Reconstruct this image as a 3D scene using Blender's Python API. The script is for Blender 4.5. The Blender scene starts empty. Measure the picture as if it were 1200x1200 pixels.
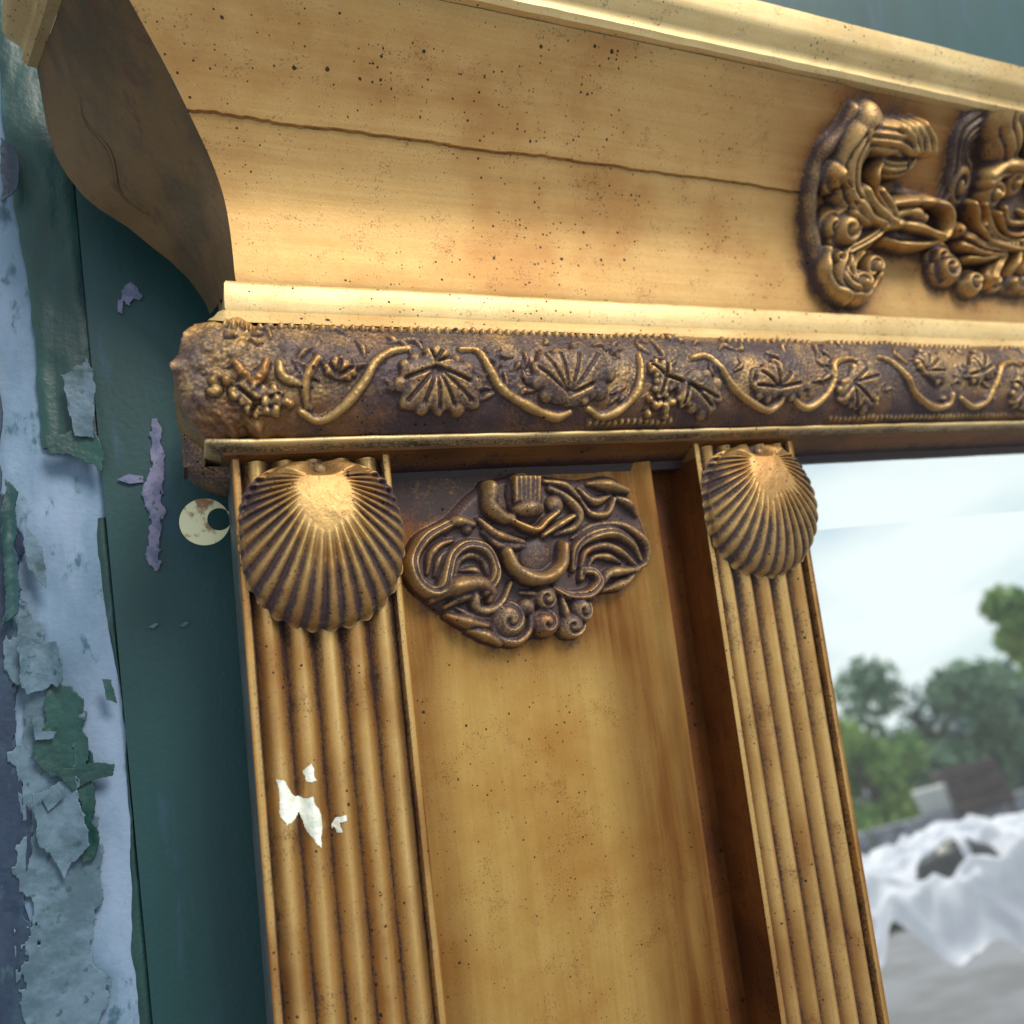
import bpy, bmesh, math, random
import numpy as np
from mathutils import Matrix, Vector
random.seed(7); rng = np.random.default_rng(7)
S = bpy.context.scene; COL = S.collection
U = 0.08                                  # one modelling unit (a pilaster's width) in metres
LEAN = math.radians(20)                   # the mirror and the door behind it lean back
H0 = 1.0005                                # height of the mirror's reference point above the ground
ROOT_M = Matrix.Translation((0, 0, H0)) @ Matrix.Rotation(-LEAN, 4, 'X')

# ------------------------------------------------------------------ camera
CP = np.array([-0.316, -5.062, -0.017, 0.408, 0.122, -0.12, 902.536])
def cam_axes():
    yaw, pit, rol = CP[3:6]; cy, sy = math.cos(yaw), math.sin(yaw)
    f = np.array([sy*math.cos(pit), cy*math.cos(pit), math.sin(pit)])
    r = np.array([cy, -sy, 0.0]); u = np.cross(r, f); c, s = math.cos(rol), math.sin(rol)
    return f, c*r + s*u, -s*r + c*u
FW, RT, UP = cam_axes()
cd = bpy.data.cameras.new('camera'); cam = bpy.data.objects.new('camera', cd); COL.objects.link(cam)
cd.sensor_width = 36; cd.lens = 36*CP[6]/1200; cd.clip_start = 0.01; cd.clip_end = 2000
ML = Matrix(((RT[0], UP[0], -FW[0], CP[0]*U), (RT[1], UP[1], -FW[1], CP[1]*U), (RT[2], UP[2], -FW[2], CP[2]*U), (0, 0, 0, 1)))
cam.matrix_world = ROOT_M @ ML
cd.dof.use_dof = True; cd.dof.focus_distance = 5.35*U; cd.dof.aperture_fstop = 4.8
S.camera = cam

# ------------------------------------------------------------------ light
SUN_AZ = math.radians(33); SUN_EL = math.radians(60)       # azimuth from -Y towards +X
sdir = Vector((math.sin(SUN_AZ)*math.cos(SUN_EL), -math.cos(SUN_AZ)*math.cos(SUN_EL), math.sin(SUN_EL)))
sl = bpy.data.lights.new('sun', 'SUN'); sl.energy = 3.6; sl.angle = math.radians(20); sl.color = (1, .93, .82)
so = bpy.data.objects.new('sun', sl); COL.objects.link(so)
so.rotation_euler = (-sdir).to_track_quat('-Z', 'Y').to_euler(); so.location = (3, -3, 5)
w = bpy.data.worlds.new('World'); S.world = w; w.use_nodes = True; wn = w.node_tree; wn.nodes.clear()
def nd(nt, t, **kw):
    n = nt.nodes.new(t)
    for k, v in kw.items(): setattr(n, k, v)
    return n
sky = nd(wn, 'ShaderNodeTexSky', sky_type='NISHITA'); sky.sun_disc = False
sky.sun_elevation = SUN_EL; sky.sun_rotation = math.atan2(sdir.x, sdir.y); sky.air_density = 1.0; sky.dust_density = 2.0
tc = nd(wn, 'ShaderNodeTexCoord'); mp = nd(wn, 'ShaderNodeMapping'); mp.inputs['Scale'].default_value = (1, 1, 3.0)
cn = nd(wn, 'ShaderNodeTexNoise'); cn.inputs['Scale'].default_value = 2.2; cn.inputs['Detail'].default_value = 6
cr = nd(wn, 'ShaderNodeMapRange', interpolation_type='SMOOTHSTEP'); cr.inputs[1].default_value = .34; cr.inputs[2].default_value = .60
mx = nd(wn, 'ShaderNodeMix', data_type='RGBA'); mx.inputs[7].default_value = (15.5, 16.6, 16.6, 1)
bg = nd(wn, 'ShaderNodeBackground'); bg.inputs[1].default_value = 0.07; wo = nd(wn, 'ShaderNodeOutputWorld')
L = wn.links.new
L(tc.outputs['Generated'], mp.inputs[0]); L(mp.outputs[0], cn.inputs[0]); L(cn.outputs[0], cr.inputs[0])
L(cr.outputs[0], mx.inputs[0]); tm = nd(wn, 'ShaderNodeMix', data_type='RGBA', blend_type='MULTIPLY'); tm.inputs[0].default_value = 1; tm.inputs[7].default_value = (1.15, 1.6, 1.55, 1); L(sky.outputs[0], tm.inputs[6]); L(tm.outputs[2], mx.inputs[6]); L(mx.outputs[2], bg.inputs[0]); L(bg.outputs[0], wo.inputs[0])
S.view_settings.view_transform = 'Standard'; S.view_settings.look = 'None'; S.view_settings.gamma = 1
S.view_settings.exposure = -0.05

# ------------------------------------------------------------------ helpers: geometry from the photograph's rays
def ray(x, y): return FW + (x-600)/CP[6]*RT - (y-600)/CP[6]*UP
def onY(x, y, Y=0.0):
    d = ray(x, y); t = (Y-CP[1])/d[1]; return CP[:3] + t*d
def onprof(x, y, yz):                      # where the ray meets a moulding whose Y is a function of Z
    Y = 0.0
    for _ in range(12): p = onY(x, y, Y); Y = .5*Y + .5*yz(p[2])
    return p
GLASS_Y = 0.32
def refl(x, y, dist):                      # world point seen in the mirror at (x, y), dist metres from the glass
    q = onY(x, y, GLASS_Y); d = ray(x, y); d = d/np.linalg.norm(d)*np.array([1, -1, 1])
    return ROOT_M @ Vector((q*U + d*dist).tolist())

def spline(pts, n=24):
    P = np.asarray(pts, float)
    if len(P) == 2: return np.array([P[0]+(P[1]-P[0])*t for t in np.linspace(0, 1, n)])
    Q = np.vstack([2*P[0]-P[1], P, 2*P[-1]-P[-2]]); out = []
    for i in range(len(P)-1):
        a, b, c, d = Q[i:i+4]
        for t in np.linspace(0, 1, n, endpoint=(i == len(P)-2)):
            out.append(.5*((2*b)+(c-a)*t+(2*a-5*b+4*c-d)*t*t+(-a+3*b-3*c+d)*t**3))
    return np.array(out)
_lat = rng.random((256, 256))
def vnoise(u, v):
    u = np.asarray(u, float); v = np.asarray(v, float); u, v = np.broadcast_arrays(u, v)
    i = np.floor(u).astype(int); j = np.floor(v).astype(int); a = u-i; b = v-j
    a = a*a*(3-2*a); b = b*b*(3-2*b); g = lambda p, q: _lat[p % 256, q % 256]
    return (g(i, j)*(1-a)+g(i+1, j)*a)*(1-b)+(g(i, j+1)*(1-a)+g(i+1, j+1)*a)*b
def fbm(u, v, o=4):
    s = 0; a = .5; n = 0
    for k in range(o): s = s + a*vnoise(np.asarray(u)*2**k+17*k, np.asarray(v)*2**k+31*k); n += a; a *= .55
    return s/n
def sst(x, a, b): t = np.clip((x-a)/(b-a), 0, 1); return t*t*(3-2*t)

# ------------------------------------------------------------------ helpers: objects
def mesh(name, V, F, attrs=None, smooth=True, sharp=None, scale=U):
    V = np.asarray(V, float)*scale
    me = bpy.data.meshes.new(name); me.from_pydata(V.tolist(), [], [tuple(f) for f in (F.tolist() if isinstance(F, np.ndarray) else F)])
    if attrs:
        for k, a in attrs.items():
            at = me.attributes.new(k, 'FLOAT', 'POINT'); at.data.foreach_set('value', np.asarray(a, np.float32).ravel())
    if smooth: me.polygons.foreach_set('use_smooth', [True]*len(me.polygons))
    if sharp: me.set_sharp_from_angle(angle=math.radians(sharp))
    me.update(); return me
def link(name, me, mat, parent=None, loc=None):
    o = bpy.data.objects.new(name, me); COL.objects.link(o)
    if mat and me and not me.materials: me.materials.append(mat)
    if parent: o.parent = parent
    if loc: o.location = loc
    return o
def tag(o, label=None, cat=None, group=None, kind=None):
    for k, v in (('label', label), ('category', cat), ('group', group), ('kind', kind)):
        if v: o[k] = v
    return o
def empty(name, M):
    o = bpy.data.objects.new(name, None); COL.objects.link(o); o.matrix_world = M; o.empty_display_size = .05; return o
def gridfaces(nu, nv):
    i, j = np.meshgrid(np.arange(nu-1), np.arange(nv-1), indexing='ij'); a = i*nv+j
    return np.stack([a, a+nv, a+nv+1, a+1], -1).reshape(-1, 4)
def box(name, x0, x1, y0, y1, z0, z1, mat, parent, bev=.01, scale=U):
    bm = bmesh.new(); bmesh.ops.create_cube(bm, size=1)
    for v in bm.verts: v.co = Vector(((x0+x1)/2+v.co.x*(x1-x0), (y0+y1)/2+v.co.y*(y1-y0), (z0+z1)/2+v.co.z*(z1-z0)))*scale
    if bev: bmesh.ops.bevel(bm, geom=list(bm.edges), offset=bev*scale, segments=2, affect='EDGES', profile=.5)
    me = bpy.data.meshes.new(name); bm.to_mesh(me); bm.free()
    me.polygons.foreach_set('use_smooth', [True]*len(me.polygons)); me.set_sharp_from_angle(angle=math.radians(35))
    return link(name, me, mat, parent)

# ------------------------------------------------------------------ materials
def mat(name):
    m = bpy.data.materials.new(name); m.use_nodes = True; nt = m.node_tree
    return m, nt, nt.nodes['Principled BSDF'], nt.links.new
def noise(nt, vec, scale, detail=4, rough=.55, stretch=None):
    n = nd(nt, 'ShaderNodeTexNoise'); n.inputs['Scale'].default_value = scale; n.inputs['Detail'].default_value = detail; n.inputs['Roughness'].default_value = rough
    if stretch:
        m = nd(nt, 'ShaderNodeMapping'); m.inputs['Scale'].default_value = stretch; nt.links.new(vec, m.inputs[0]); vec = m.outputs[0]
    nt.links.new(vec, n.inputs['Vector']); return n.outputs[0]
def rngmap(nt, v, a, b, c=0.0, d=1.0, smooth=True):
    r = nd(nt, 'ShaderNodeMapRange', interpolation_type='SMOOTHSTEP' if smooth else 'LINEAR')
    nt.links.new(v, r.inputs[0]); r.inputs[1].default_value = a; r.inputs[2].default_value = b; r.inputs[3].default_value = c; r.inputs[4].default_value = d
    return r.outputs[0]
def mixc(nt, fac, a, b):
    m = nd(nt, 'ShaderNodeMix', data_type='RGBA')
    for s, v in ((0, fac), (6, a), (7, b)):
        if isinstance(v, (tuple, float, int)): m.inputs[s].default_value = v if not isinstance(v, tuple) else (*v, 1)
        else: nt.links.new(v, m.inputs[s])
    return m.outputs[2]
def mth(nt, op, a, b=0.0, clamp=False):
    m = nd(nt, 'ShaderNodeMath', operation=op, use_clamp=clamp)
    for s, v in ((0, a), (1, b)):
        if isinstance(v, (int, float)): m.inputs[s].default_value = v
        else: nt.links.new(v, m.inputs[s])
    return m.outputs[0]
def objvec(nt, rnd=True):
    t = nd(nt, 'ShaderNodeTexCoord')
    if not rnd: return t.outputs['Object']
    oi = nd(nt, 'ShaderNodeObjectInfo'); a = nd(nt, 'ShaderNodeVectorMath', operation='ADD')
    nt.links.new(t.outputs['Object'], a.inputs[0]); nt.links.new(oi.outputs['Random'], a.inputs[1]); return a.outputs[0]
def gold(name, axis, light, mid, rust, rough=.38, metal=.75, speck=.14, bump=.16, glaze_col=(.027, .015, .018), tonec=None):
    m, nt, b, L = mat(name); v = objvec(nt)
    st = {'X': (5, 160, 160), 'Z': (160, 160, 5), 'N': (60, 60, 60)}[axis]
    n1 = noise(nt, v, 1.0, 5, .6, st); n2 = noise(nt, v, 14, 4); n3 = noise(nt, v, 620, 4, .7); n4 = noise(nt, v, 45, 6, .7); n5 = noise(nt, v, 850, 3, .65)
    nf = noise(nt, v, 1.0, 4, .65, tuple(2.5*x if x > 10 else x*2 for x in st)); c = mixc(nt, rngmap(nt, mth(nt, 'ADD', mth(nt, 'ADD', mth(nt, 'MULTIPLY', n1, .18), mth(nt, 'MULTIPLY', nf, .22)), mth(nt, 'ADD', mth(nt, 'MULTIPLY', n4, .35), mth(nt, 'MULTIPLY', n5, .25))), .36, .64), mid, light)
    c = mixc(nt, rngmap(nt, n2, .42, .72, 0, .65), c, rust)
    c = mixc(nt, rngmap(nt, n4, .52, .78, 0, .5), c, rust); c = mixc(nt, rngmap(nt, mth(nt, 'ADD', n5, mth(nt, 'MULTIPLY', mth(nt, 'SUBTRACT', n4, .5), .6)), .57, .72, 0, .7), c, tuple(x*.45 for x in rust))
    tn = nd(nt, 'ShaderNodeAttribute', attribute_name='tone')
    c = mixc(nt, mth(nt, 'MULTIPLY', tn.outputs['Fac'], rngmap(nt, n1, .2, .7, .6, 1)), c, tonec or tuple(x*.7 for x in rust))
    at = nd(nt, 'ShaderNodeAttribute', attribute_name='glaze_shade')
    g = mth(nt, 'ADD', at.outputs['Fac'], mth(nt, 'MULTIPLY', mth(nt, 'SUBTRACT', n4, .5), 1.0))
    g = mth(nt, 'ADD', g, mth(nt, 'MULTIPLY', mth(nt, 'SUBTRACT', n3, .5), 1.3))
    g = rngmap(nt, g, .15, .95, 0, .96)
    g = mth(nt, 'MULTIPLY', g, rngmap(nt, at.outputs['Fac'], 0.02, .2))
    sp = None
    for vs_, amt, pw in ((170, 1.25, 5.0), (380, 1.7, 3.5)):
        vo = nd(nt, 'ShaderNodeTexVoronoi', feature='F1'); vo.inputs['Scale'].default_value = vs_; L(v, vo.inputs['Vector'])
        sx = nd(nt, 'ShaderNodeSeparateColor'); L(vo.outputs['Color'], sx.inputs[0])
        thr = mth(nt, 'MULTIPLY', mth(nt, 'MULTIPLY', mth(nt, 'POWER', sx.outputs[0], pw), speck*amt), rngmap(nt, n2, .3, .62, .15, 1.4))
        q = rngmap(nt, mth(nt, 'SUBTRACT', mth(nt, 'ADD', vo.outputs['Distance'], mth(nt, 'MULTIPLY', mth(nt, 'SUBTRACT', n3, .5), .25)), thr), -.03, .03, 1, 0)
        sp = q if sp is None else mth(nt, 'MAXIMUM', sp, q)
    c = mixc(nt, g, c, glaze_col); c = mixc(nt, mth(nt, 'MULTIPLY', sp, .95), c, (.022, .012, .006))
    L(c, b.inputs['Base Color'])
    gs = mth(nt, 'MAXIMUM', g, sp); L(mth(nt, 'SUBTRACT', .5, mth(nt, 'ADD', mth(nt, 'MULTIPLY', sp, .3), mth(nt, 'MULTIPLY', g, .2))), b.inputs['Specular IOR Level'])
    L(mth(nt, 'MULTIPLY', mth(nt, 'SUBTRACT', 1.0, gs), metal), b.inputs['Metallic'])
    r = mth(nt, 'ADD', mth(nt, 'MULTIPLY', n1, .22), rough-.08); L(r, b.inputs['Roughness'])
    bp = nd(nt, 'ShaderNodeBump'); bp.inputs['Strength'].default_value = bump; bp.inputs['Distance'].default_value = .0012
    hgt = mth(nt, 'ADD', mth(nt, 'ADD', mth(nt, 'MULTIPLY', n1, .25), mth(nt, 'MULTIPLY', n4, .5)), mth(nt, 'SUBTRACT', mth(nt, 'MULTIPLY', n3, .5), mth(nt, 'MULTIPLY', sp, .3)))
    L(hgt, bp.inputs['Height']); L(bp.outputs[0], b.inputs['Normal'])
    return m
def paint(name, cols, scale, rough=.55, stretch=(1, 1, 1), bump=.3, lo=.4, hi=.6, fine=300):
    m, nt, b, L = mat(name); v = objvec(nt)
    n1 = noise(nt, v, scale, 6, .62, stretch); n2 = noise(nt, v, scale*3.1, 5, .6, stretch); n3 = noise(nt, v, fine, 3)
    c = mixc(nt, rngmap(nt, n1, lo, hi), cols[0], cols[1])
    if len(cols) > 2: c = mixc(nt, rngmap(nt, n2, .58, .68), c, cols[2])
    L(c, b.inputs['Base Color']); b.inputs['Roughness'].default_value = rough
    bp = nd(nt, 'ShaderNodeBump'); bp.inputs['Strength'].default_value = bump; bp.inputs['Distance'].default_value = .002
    L(mth(nt, 'ADD', mth(nt, 'MULTIPLY', n1, .7), mth(nt, 'MULTIPLY', n3, .3)), bp.inputs['Height']); L(bp.outputs[0], b.inputs['Normal'])
    return m
LT, MD, RU = (.70, .47, .19), (.54, .31, .10), (.29, .11, .028)
M_cove = gold('gilt_cove', 'X', (.60, .395, .165), (.48, .28, .095), (.36, .155, .042), rough=.52, metal=.65)
M_fil = gold('gilt_fillet', 'X', (.74, .58, .31), (.60, .42, .18), (.46, .29, .11), rough=.50, metal=.5)
M_panel = gold('gilt_panel', 'Z', (.56, .36, .115), (.45, .255, .065), (.36, .145, .024), speck=.11, rough=.42, tonec=(.15, .045, .006))
M_pil = gold('gilt_pilaster', 'Z', LT, MD, RU, speck=.12)
M_rel = gold('gilt_relief', 'N', (.55, .365, .145), (.38, .22, .08), RU, rough=.46, bump=.5, glaze_col=(.042, .026, .034))
M_red = gold('bole_brown', 'Z', (.26, .095, .020), (.13, .040, .012), (.05, .015, .008), rough=.40, metal=.35)
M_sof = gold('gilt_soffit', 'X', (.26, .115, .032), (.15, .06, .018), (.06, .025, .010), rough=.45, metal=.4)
M_raw = paint('raw_brown_board', [(.075, .048, .020), (.13, .075, .026), (.10, .045, .022)], 30, .6, (1, 1, .25), .5)
M_side = paint('grey_green_edge', [(.055, .070, .070), (.085, .10, .095)], 40, .55)
M_white = paint('white_paint', [(.78, .80, .72), (.62, .66, .58)], 120, .5, bump=.5)
M_teal = paint('teal_paint', [(.003, .036, .040), (.007, .056, .062), (.012, .055, .085)], 14, .5, (1, 1, .18), .35, .3, .7)
M_pale = paint('pale_blue_paint', [(.12, .20, .30), (.19, .27, .40), (.04, .10, .15)], 26, .6, (1, 1, .45), .6, .35, .6)
M_green = paint('dark_green_paint', [(.006, .036, .036), (.010, .058, .052), (.02, .07, .085)], 35, .45, (1, 1, .25), .6)
M_navy = paint('navy_paint', [(.010, .022, .055), (.02, .05, .085), (.03, .07, .09)], 30, .5, (1, 1, .4), .5)
M_curl = paint('curled_paint', [(.05, .095, .13), (.09, .15, .21), (.025, .06, .075)], 45, .55, (1, 1, 1), .5)
M_lilac = paint('lilac_undercoat', [(.10, .12, .22), (.20, .19, .31), (.03, .08, .11)], 90, .6)
M_brass, nt, b, L = mat('brass_plate'); v = objvec(nt)
L(mixc(nt, rngmap(nt, noise(nt, v, 90, 4), .55, .66), (.72, .66, .42), (.30, .17, .08)), b.inputs['Base Color']); b.inputs['Metallic'].default_value = .55; b.inputs['Roughness'].default_value = .4
M_glass, nt, b, L = mat('mirror_silvering'); b.inputs['Base Color'].default_value = (.86, .90, .90, 1); b.inputs['Metallic'].default_value = 1; b.inputs['Roughness'].default_value = .012
df = nd(nt, 'ShaderNodeBsdfDiffuse'); df.inputs[0].default_value = (.75, .80, .85, 1); ms = nd(nt, 'ShaderNodeMixShader'); ms.inputs[0].default_value = .05
L(b.outputs[0], ms.inputs[1]); L(df.outputs[0], ms.inputs[2]); L(ms.outputs[0], nt.nodes['Material Output'].inputs[0])

# ------------------------------------------------------------------ relief carving
class Relief:
    def __init__(s, us, vs):
        s.us, s.vs = np.asarray(us, float), np.asarray(vs, float)
        s.Ug, s.Vg = np.meshgrid(s.us, s.vs, indexing='ij'); s.H = np.zeros_like(s.Ug); s.Lb = np.zeros(s.Ug.shape, int); s.names = ['ground']; s.cuts = []
    def lab(s, name): s.names.append(name); return len(s.names)-1
    def _win(s, u, v, r):
        return (slice(np.searchsorted(s.us, u-r), np.searchsorted(s.us, u+r)), slice(np.searchsorted(s.vs, v-r), np.searchsorted(s.vs, v+r)))
    def put(s, sl, h, lb):
        k = h > s.H[sl]; s.H[sl] = np.where(k, h, s.H[sl]); s.Lb[sl] = np.where(k, lb, s.Lb[sl])
    def tube(s, pts, r, h, lb, base=0.0, e=.55, n=16):
        P = spline(pts, n); seg = np.r_[0, np.cumsum(np.linalg.norm(np.diff(P, axis=0), axis=1))]
        q = np.linspace(0, seg[-1], max(6, int(seg[-1]/.008))); P = np.c_[np.interp(q, seg, P[:, 0]), np.interp(q, seg, P[:, 1])]
        t = np.linspace(0, 1, len(P)); rr = np.interp(t, np.linspace(0, 1, len(np.atleast_1d(r))), np.atleast_1d(r)); hh = np.interp(t, np.linspace(0, 1, len(np.atleast_1d(h))), np.atleast_1d(h))
        jt = 1+.34*(vnoise(t*len(P)*.07+len(s.names)*3.7, t*0+1.5)-.5); rr = rr*jt; hh = hh*jt
        for (u, v), a, b in zip(P, rr, hh): s.blob(u, v, a, a, b, lb, base, 0, e)
    def blob(s, u, v, ru, rv, h, lb, base=0.0, rot=0, e=.55):
        sl = s._win(u, v, max(ru, rv)); du, dv = s.Ug[sl]-u, s.Vg[sl]-v
        if du.size == 0: return
        c, si = math.cos(rot), math.sin(rot); d2 = ((du*c+dv*si)/ru)**2+((dv*c-du*si)/rv)**2
        s.put(sl, np.where(d2 < 1, base+h*np.clip(1-d2, 0, 1)**e, 0), lb)
    def carve(s, pts, r, d, n=12):
        P = spline(pts, n)
        for u, v in P:
            sl = s._win(u, v, r); x = np.clip(1-((s.Ug[sl]-u)**2+(s.Vg[sl]-v)**2)/r**2, 0, 1)
            s.H[sl] = np.minimum(s.H[sl], np.maximum(s.H[sl]*(1-x*.8), s.H[sl]-d*x))
    def swirl(s, u, v, ru, rv, d, lb, turn=1.4, ph=0.0):
        a = np.linspace(0, turn*2*math.pi, int(40*turn)); k = .15+.62*a/a[-1]
        s.cuts.append((np.c_[u+ru*k*np.cos(a+ph), v+rv*k*np.sin(a+ph)], max(.012, .16*ru), d, lb))
    def flute(s, pts, r, d, lb):
        P = np.asarray(pts) if len(pts) > 30 else spline(pts, 20); M = s.Lb == lb; D = np.zeros_like(s.H)
        for u, v in P:
            sl = s._win(u, v, r)
            if D[sl].size: D[sl] = np.maximum(D[sl], np.clip(1-((s.Ug[sl]-u)**2+(s.Vg[sl]-v)**2)/r**2, 0, 1))
        s.H -= d*D*M
    def poly(s, pts, h, lb, edge=.06):
        P = spline(np.vstack([pts, pts[:1]]), 10); inside = np.zeros(s.Ug.shape, bool); d = np.full(s.Ug.shape, 9.0)
        for a, b in zip(P[:-1], P[1:]):
            c = (a[1] > s.Vg) != (b[1] > s.Vg)
            with np.errstate(divide='ignore', invalid='ignore'): xx = (b[0]-a[0])*(s.Vg-a[1])/(b[1]-a[1])+a[0]
            inside ^= c & (s.Ug < xx); d = np.minimum(d, (s.Ug-a[0])**2+(s.Vg-a[1])**2)
        sl = (slice(None), slice(None)); s.put(sl, np.where(inside, h*np.clip(np.sqrt(d)/edge, 0, 1)**.5, 0), lb)
        return np.where(inside, 0, np.sqrt(d))
    @staticmethod
    def blur(A, n):
        for _ in range(n):
            B = np.pad(A, 1, mode='edge'); A = (B[:-2, 1:-1]+B[2:, 1:-1]+2*A)/4; B = np.pad(A, 1, mode='edge'); A = (B[1:-1, :-2]+B[1:-1, 2:]+2*A)/4
        return A
    def build(s, mapf, mats, parent, cav=1.0, lift=0.45, amp=.10, extra=None, ground_glaze=0.0, tone=None, offs={}):
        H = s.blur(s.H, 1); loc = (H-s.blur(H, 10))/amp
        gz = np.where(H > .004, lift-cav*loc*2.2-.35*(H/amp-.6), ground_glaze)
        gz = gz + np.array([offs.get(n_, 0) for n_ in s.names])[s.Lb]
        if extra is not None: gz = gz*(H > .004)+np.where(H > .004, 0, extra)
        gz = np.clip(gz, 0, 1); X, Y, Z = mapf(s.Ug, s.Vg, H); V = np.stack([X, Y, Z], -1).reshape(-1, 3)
        nu, nv = s.Ug.shape; F = gridfaces(nu, nv); Hf = H.ravel()[F]; top = np.argmax(Hf, 1)
        lf = s.Lb.ravel()[F][np.arange(len(F)), top]; lf = np.where(Hf.max(1) < .003, 0, lf); out = {}
        for k, nm in enumerate(s.names):
            f = F[lf == k]
            if len(f) == 0: continue
            ids, inv = np.unique(f, return_inverse=True)
            me = mesh(nm, V[ids], inv.reshape(-1, 4), {'glaze_shade': gz.ravel()[ids], **({'tone': tone.ravel()[ids]} if tone is not None and k == 0 else {})})
            out[k] = link(nm, me, mats.get(nm, mats['*']), parent(nm) if callable(parent) else parent)
        return out

# ------------------------------------------------------------------ THE MIRROR
root = empty('gilded_mirror', ROOT_M)
tag(root, 'antique gold mirror frame with fluted pilasters, scallop shells and vine frieze', 'mirror')
XE = 17.0
def sweep(name, prof, m, x_end=XE, y_back=.70, splay=0.0, glaze_shade=None, sharp=40):
    p = np.array([q[0] for q in prof]); z = np.array([q[1] for q in prof]); n = len(p)
    st = []
    for t in np.linspace(0, 1, 6): st.append(np.c_[-p-splay*(1-t), y_back*(1-t)-p*t, z])
    for x in np.r_[np.linspace(0, 2, 60)[1:], np.linspace(2, 9.9, 160)[1:], np.linspace(9.9, x_end, 20)[1:]]:
        st.append(np.c_[np.maximum(-p, 0)*0+np.where(x > -p, x, -p), -p, z])
    V = np.concatenate(st); g = None
    xx, zz_ = V[:, 0]+.7*V[:, 1], V[:, 2]; am = .010+.022*np.exp(-((V[:, 0]+.05)/.16)**2)
    V[:, 1] -= am*(fbm(xx*4.1, zz_*7, 4)-.5); V[:, 2] += am*(fbm(xx*4.3+40, zz_*7, 4)-.5); V[:, 0] += .5*(am-.010)*(fbm(zz_*19, zz_*5+V[:, 1], 3)-.5)
    if glaze_shade is not None: g = {'glaze_shade': np.tile(np.asarray(glaze_shade, float), len(st))}
    return link(name, mesh(name, V, gridfaces(len(st), n), g, True, sharp), m, root)
def smoothprof(pts, n=6): return spline(pts, n)

# --- cove with its crack and the carved scroll ornament
cz = np.array([2.36, 2.42, 2.70, 2.947, 3.15, 3.326, 3.6, 3.9, 4.15]); cy = np.array([.118, .113, .105, .078, .015, -.07, -.22, -.42, -.60])
_cs = spline(np.c_[cz, cy], 12)
def cove_y(z): return np.interp(z, _cs[:, 0], _cs[:, 1])
us = np.r_[np.linspace(-.7, 5.0, 300), np.arange(5.012, 9.9, .0105), np.linspace(9.95, XE, 40)]
vs = np.unique(np.r_[np.arange(2.36, 4.15, .011), np.linspace(3.36, 3.48, 36), 4.15])
R = Relief(us, vs)
def z5(*pts, y=-.05):
    o = []
    for a, b in pts:
        q = onprof(900+a/4, 140+b/4, lambda z: float(cove_y(z))-.06); o.append((q[0], q[2]))
    return np.array(o)
K = 1/345
body, curl, fea, cup, knob, drop, tail, bead = [R.lab(n) for n in ('scroll_stem', 'scroll_curl', 'leaf_fold', 'scroll_cup', 'knob', 'bead_end', 'tail_leaf', 'bead_string')]
rim = R.lab('scroll_rim')
def T(L_, pts, r, h, base=0.0, e=.55):
    lb_ = L_ if L_ == rim else R.lab(R.names[L_]); q = z5(*pts); rr = np.atleast_1d(r)*K; R.tube(q, rr, np.atleast_1d(h), lb_, base, e)
    if L_ != rim and rr.max() > 30*K:
        t_ = q[-1]-q[0]; n_ = np.array([-t_[1], t_[0]])/(np.linalg.norm(t_)+1e-6)
        for o_ in (-.45, .05, .5): R.cuts.append((q+n_*o_*rr.max(), .017, .045, lb_))
def Bl(L_, x, y, rx, ry, h, base=0.0):
    c = z5((x, y))[0]; lb_ = R.lab(R.names[L_]); R.blob(c[0], c[1], rx*K, ry*K, h, lb_, base)
    if min(rx, ry) > 34 and L_ not in (cup,): R.swirl(c[0], c[1], rx*K, ry*K, .05, lb_, 1.3, rng.uniform(0, 6))
T(rim, [(400, -60), (330, 50), (250, 150), (205, 300), (195, 430), (215, 600), (255, 750), (340, 845)], [22, 28, 28, 26], .12)
T(body, [(440, 20), (380, 110), (345, 220), (350, 330), (400, 410), (480, 450)], [70, 62, 58, 45], [.26, .25, .24, .2])
T(curl, [(420, 60), (500, 70), (580, 90), (630, 140), (612, 190), (545, 205), (495, 190)], [48, 48, 40, 30], [.26, .26, .22, .2])
for k in range(4): T(curl, [(560+k*38, 20-k*4), (610+k*32, 70), (625+k*26, 130)], 22, .24, .03)
T(fea, [(470, 190), (440, 250), (450, 340), (500, 430)], [16, 22], .27)
T(fea, [(395, 320), (430, 395), (520, 468)], [26, 20], .29); T(fea, [(365, 380), (420, 450), (505, 485)], [30, 22], .28)
T(fea, [(470, 320), (500, 380), (530, 440)], [22, 18], .27); T(fea, [(345, 430), (410, 480), (490, 490)], [28, 20], .24)
Bl(knob, 275, 255, 40, 50, .26); T(knob, [(280, 250), (330, 310), (345, 390)], [34, 26], .27)
Bl(body, 325, 505, 80, 85, .28); Bl(body, 270, 490, 50, 60, .22)
Bl(cup, 640, 480, 155, 95, .17)
R.carve(z5((600, 470), (700, 450), (740, 480)), 40*K, .09)
T(cup, [(490, 385), (620, 372), (750, 380), (792, 430), (775, 520), (705, 580), (600, 590), (500, 560)], [18, 24, 22, 26], [.26, .25, .27, .22])
T(cup, [(480, 500), (560, 478), (660, 505), (745, 550)], [26, 30, 20], .28); T(cup, [(520, 440), (600, 420), (680, 450)], [22, 28], .25)
T(tail, [(335, 630), (410, 570), (490, 500)], [26, 40, 24], [.24, .25, .28]); T(tail, [(300, 560), (360, 600), (440, 560)], [20, 24], .22)
Bl(knob, 290, 655, 38, 40, .22); T(rim, [(245, 620), (235, 720), (275, 800), (340, 845)], 24, .2)
T(body, [(335, 640), (315, 730), (360, 800), (430, 800), (465, 740)], [40, 50, 50], [.2, .23, .22]); T(fea, [(370, 650), (345, 720), (360, 780)], 14, .26)
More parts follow.
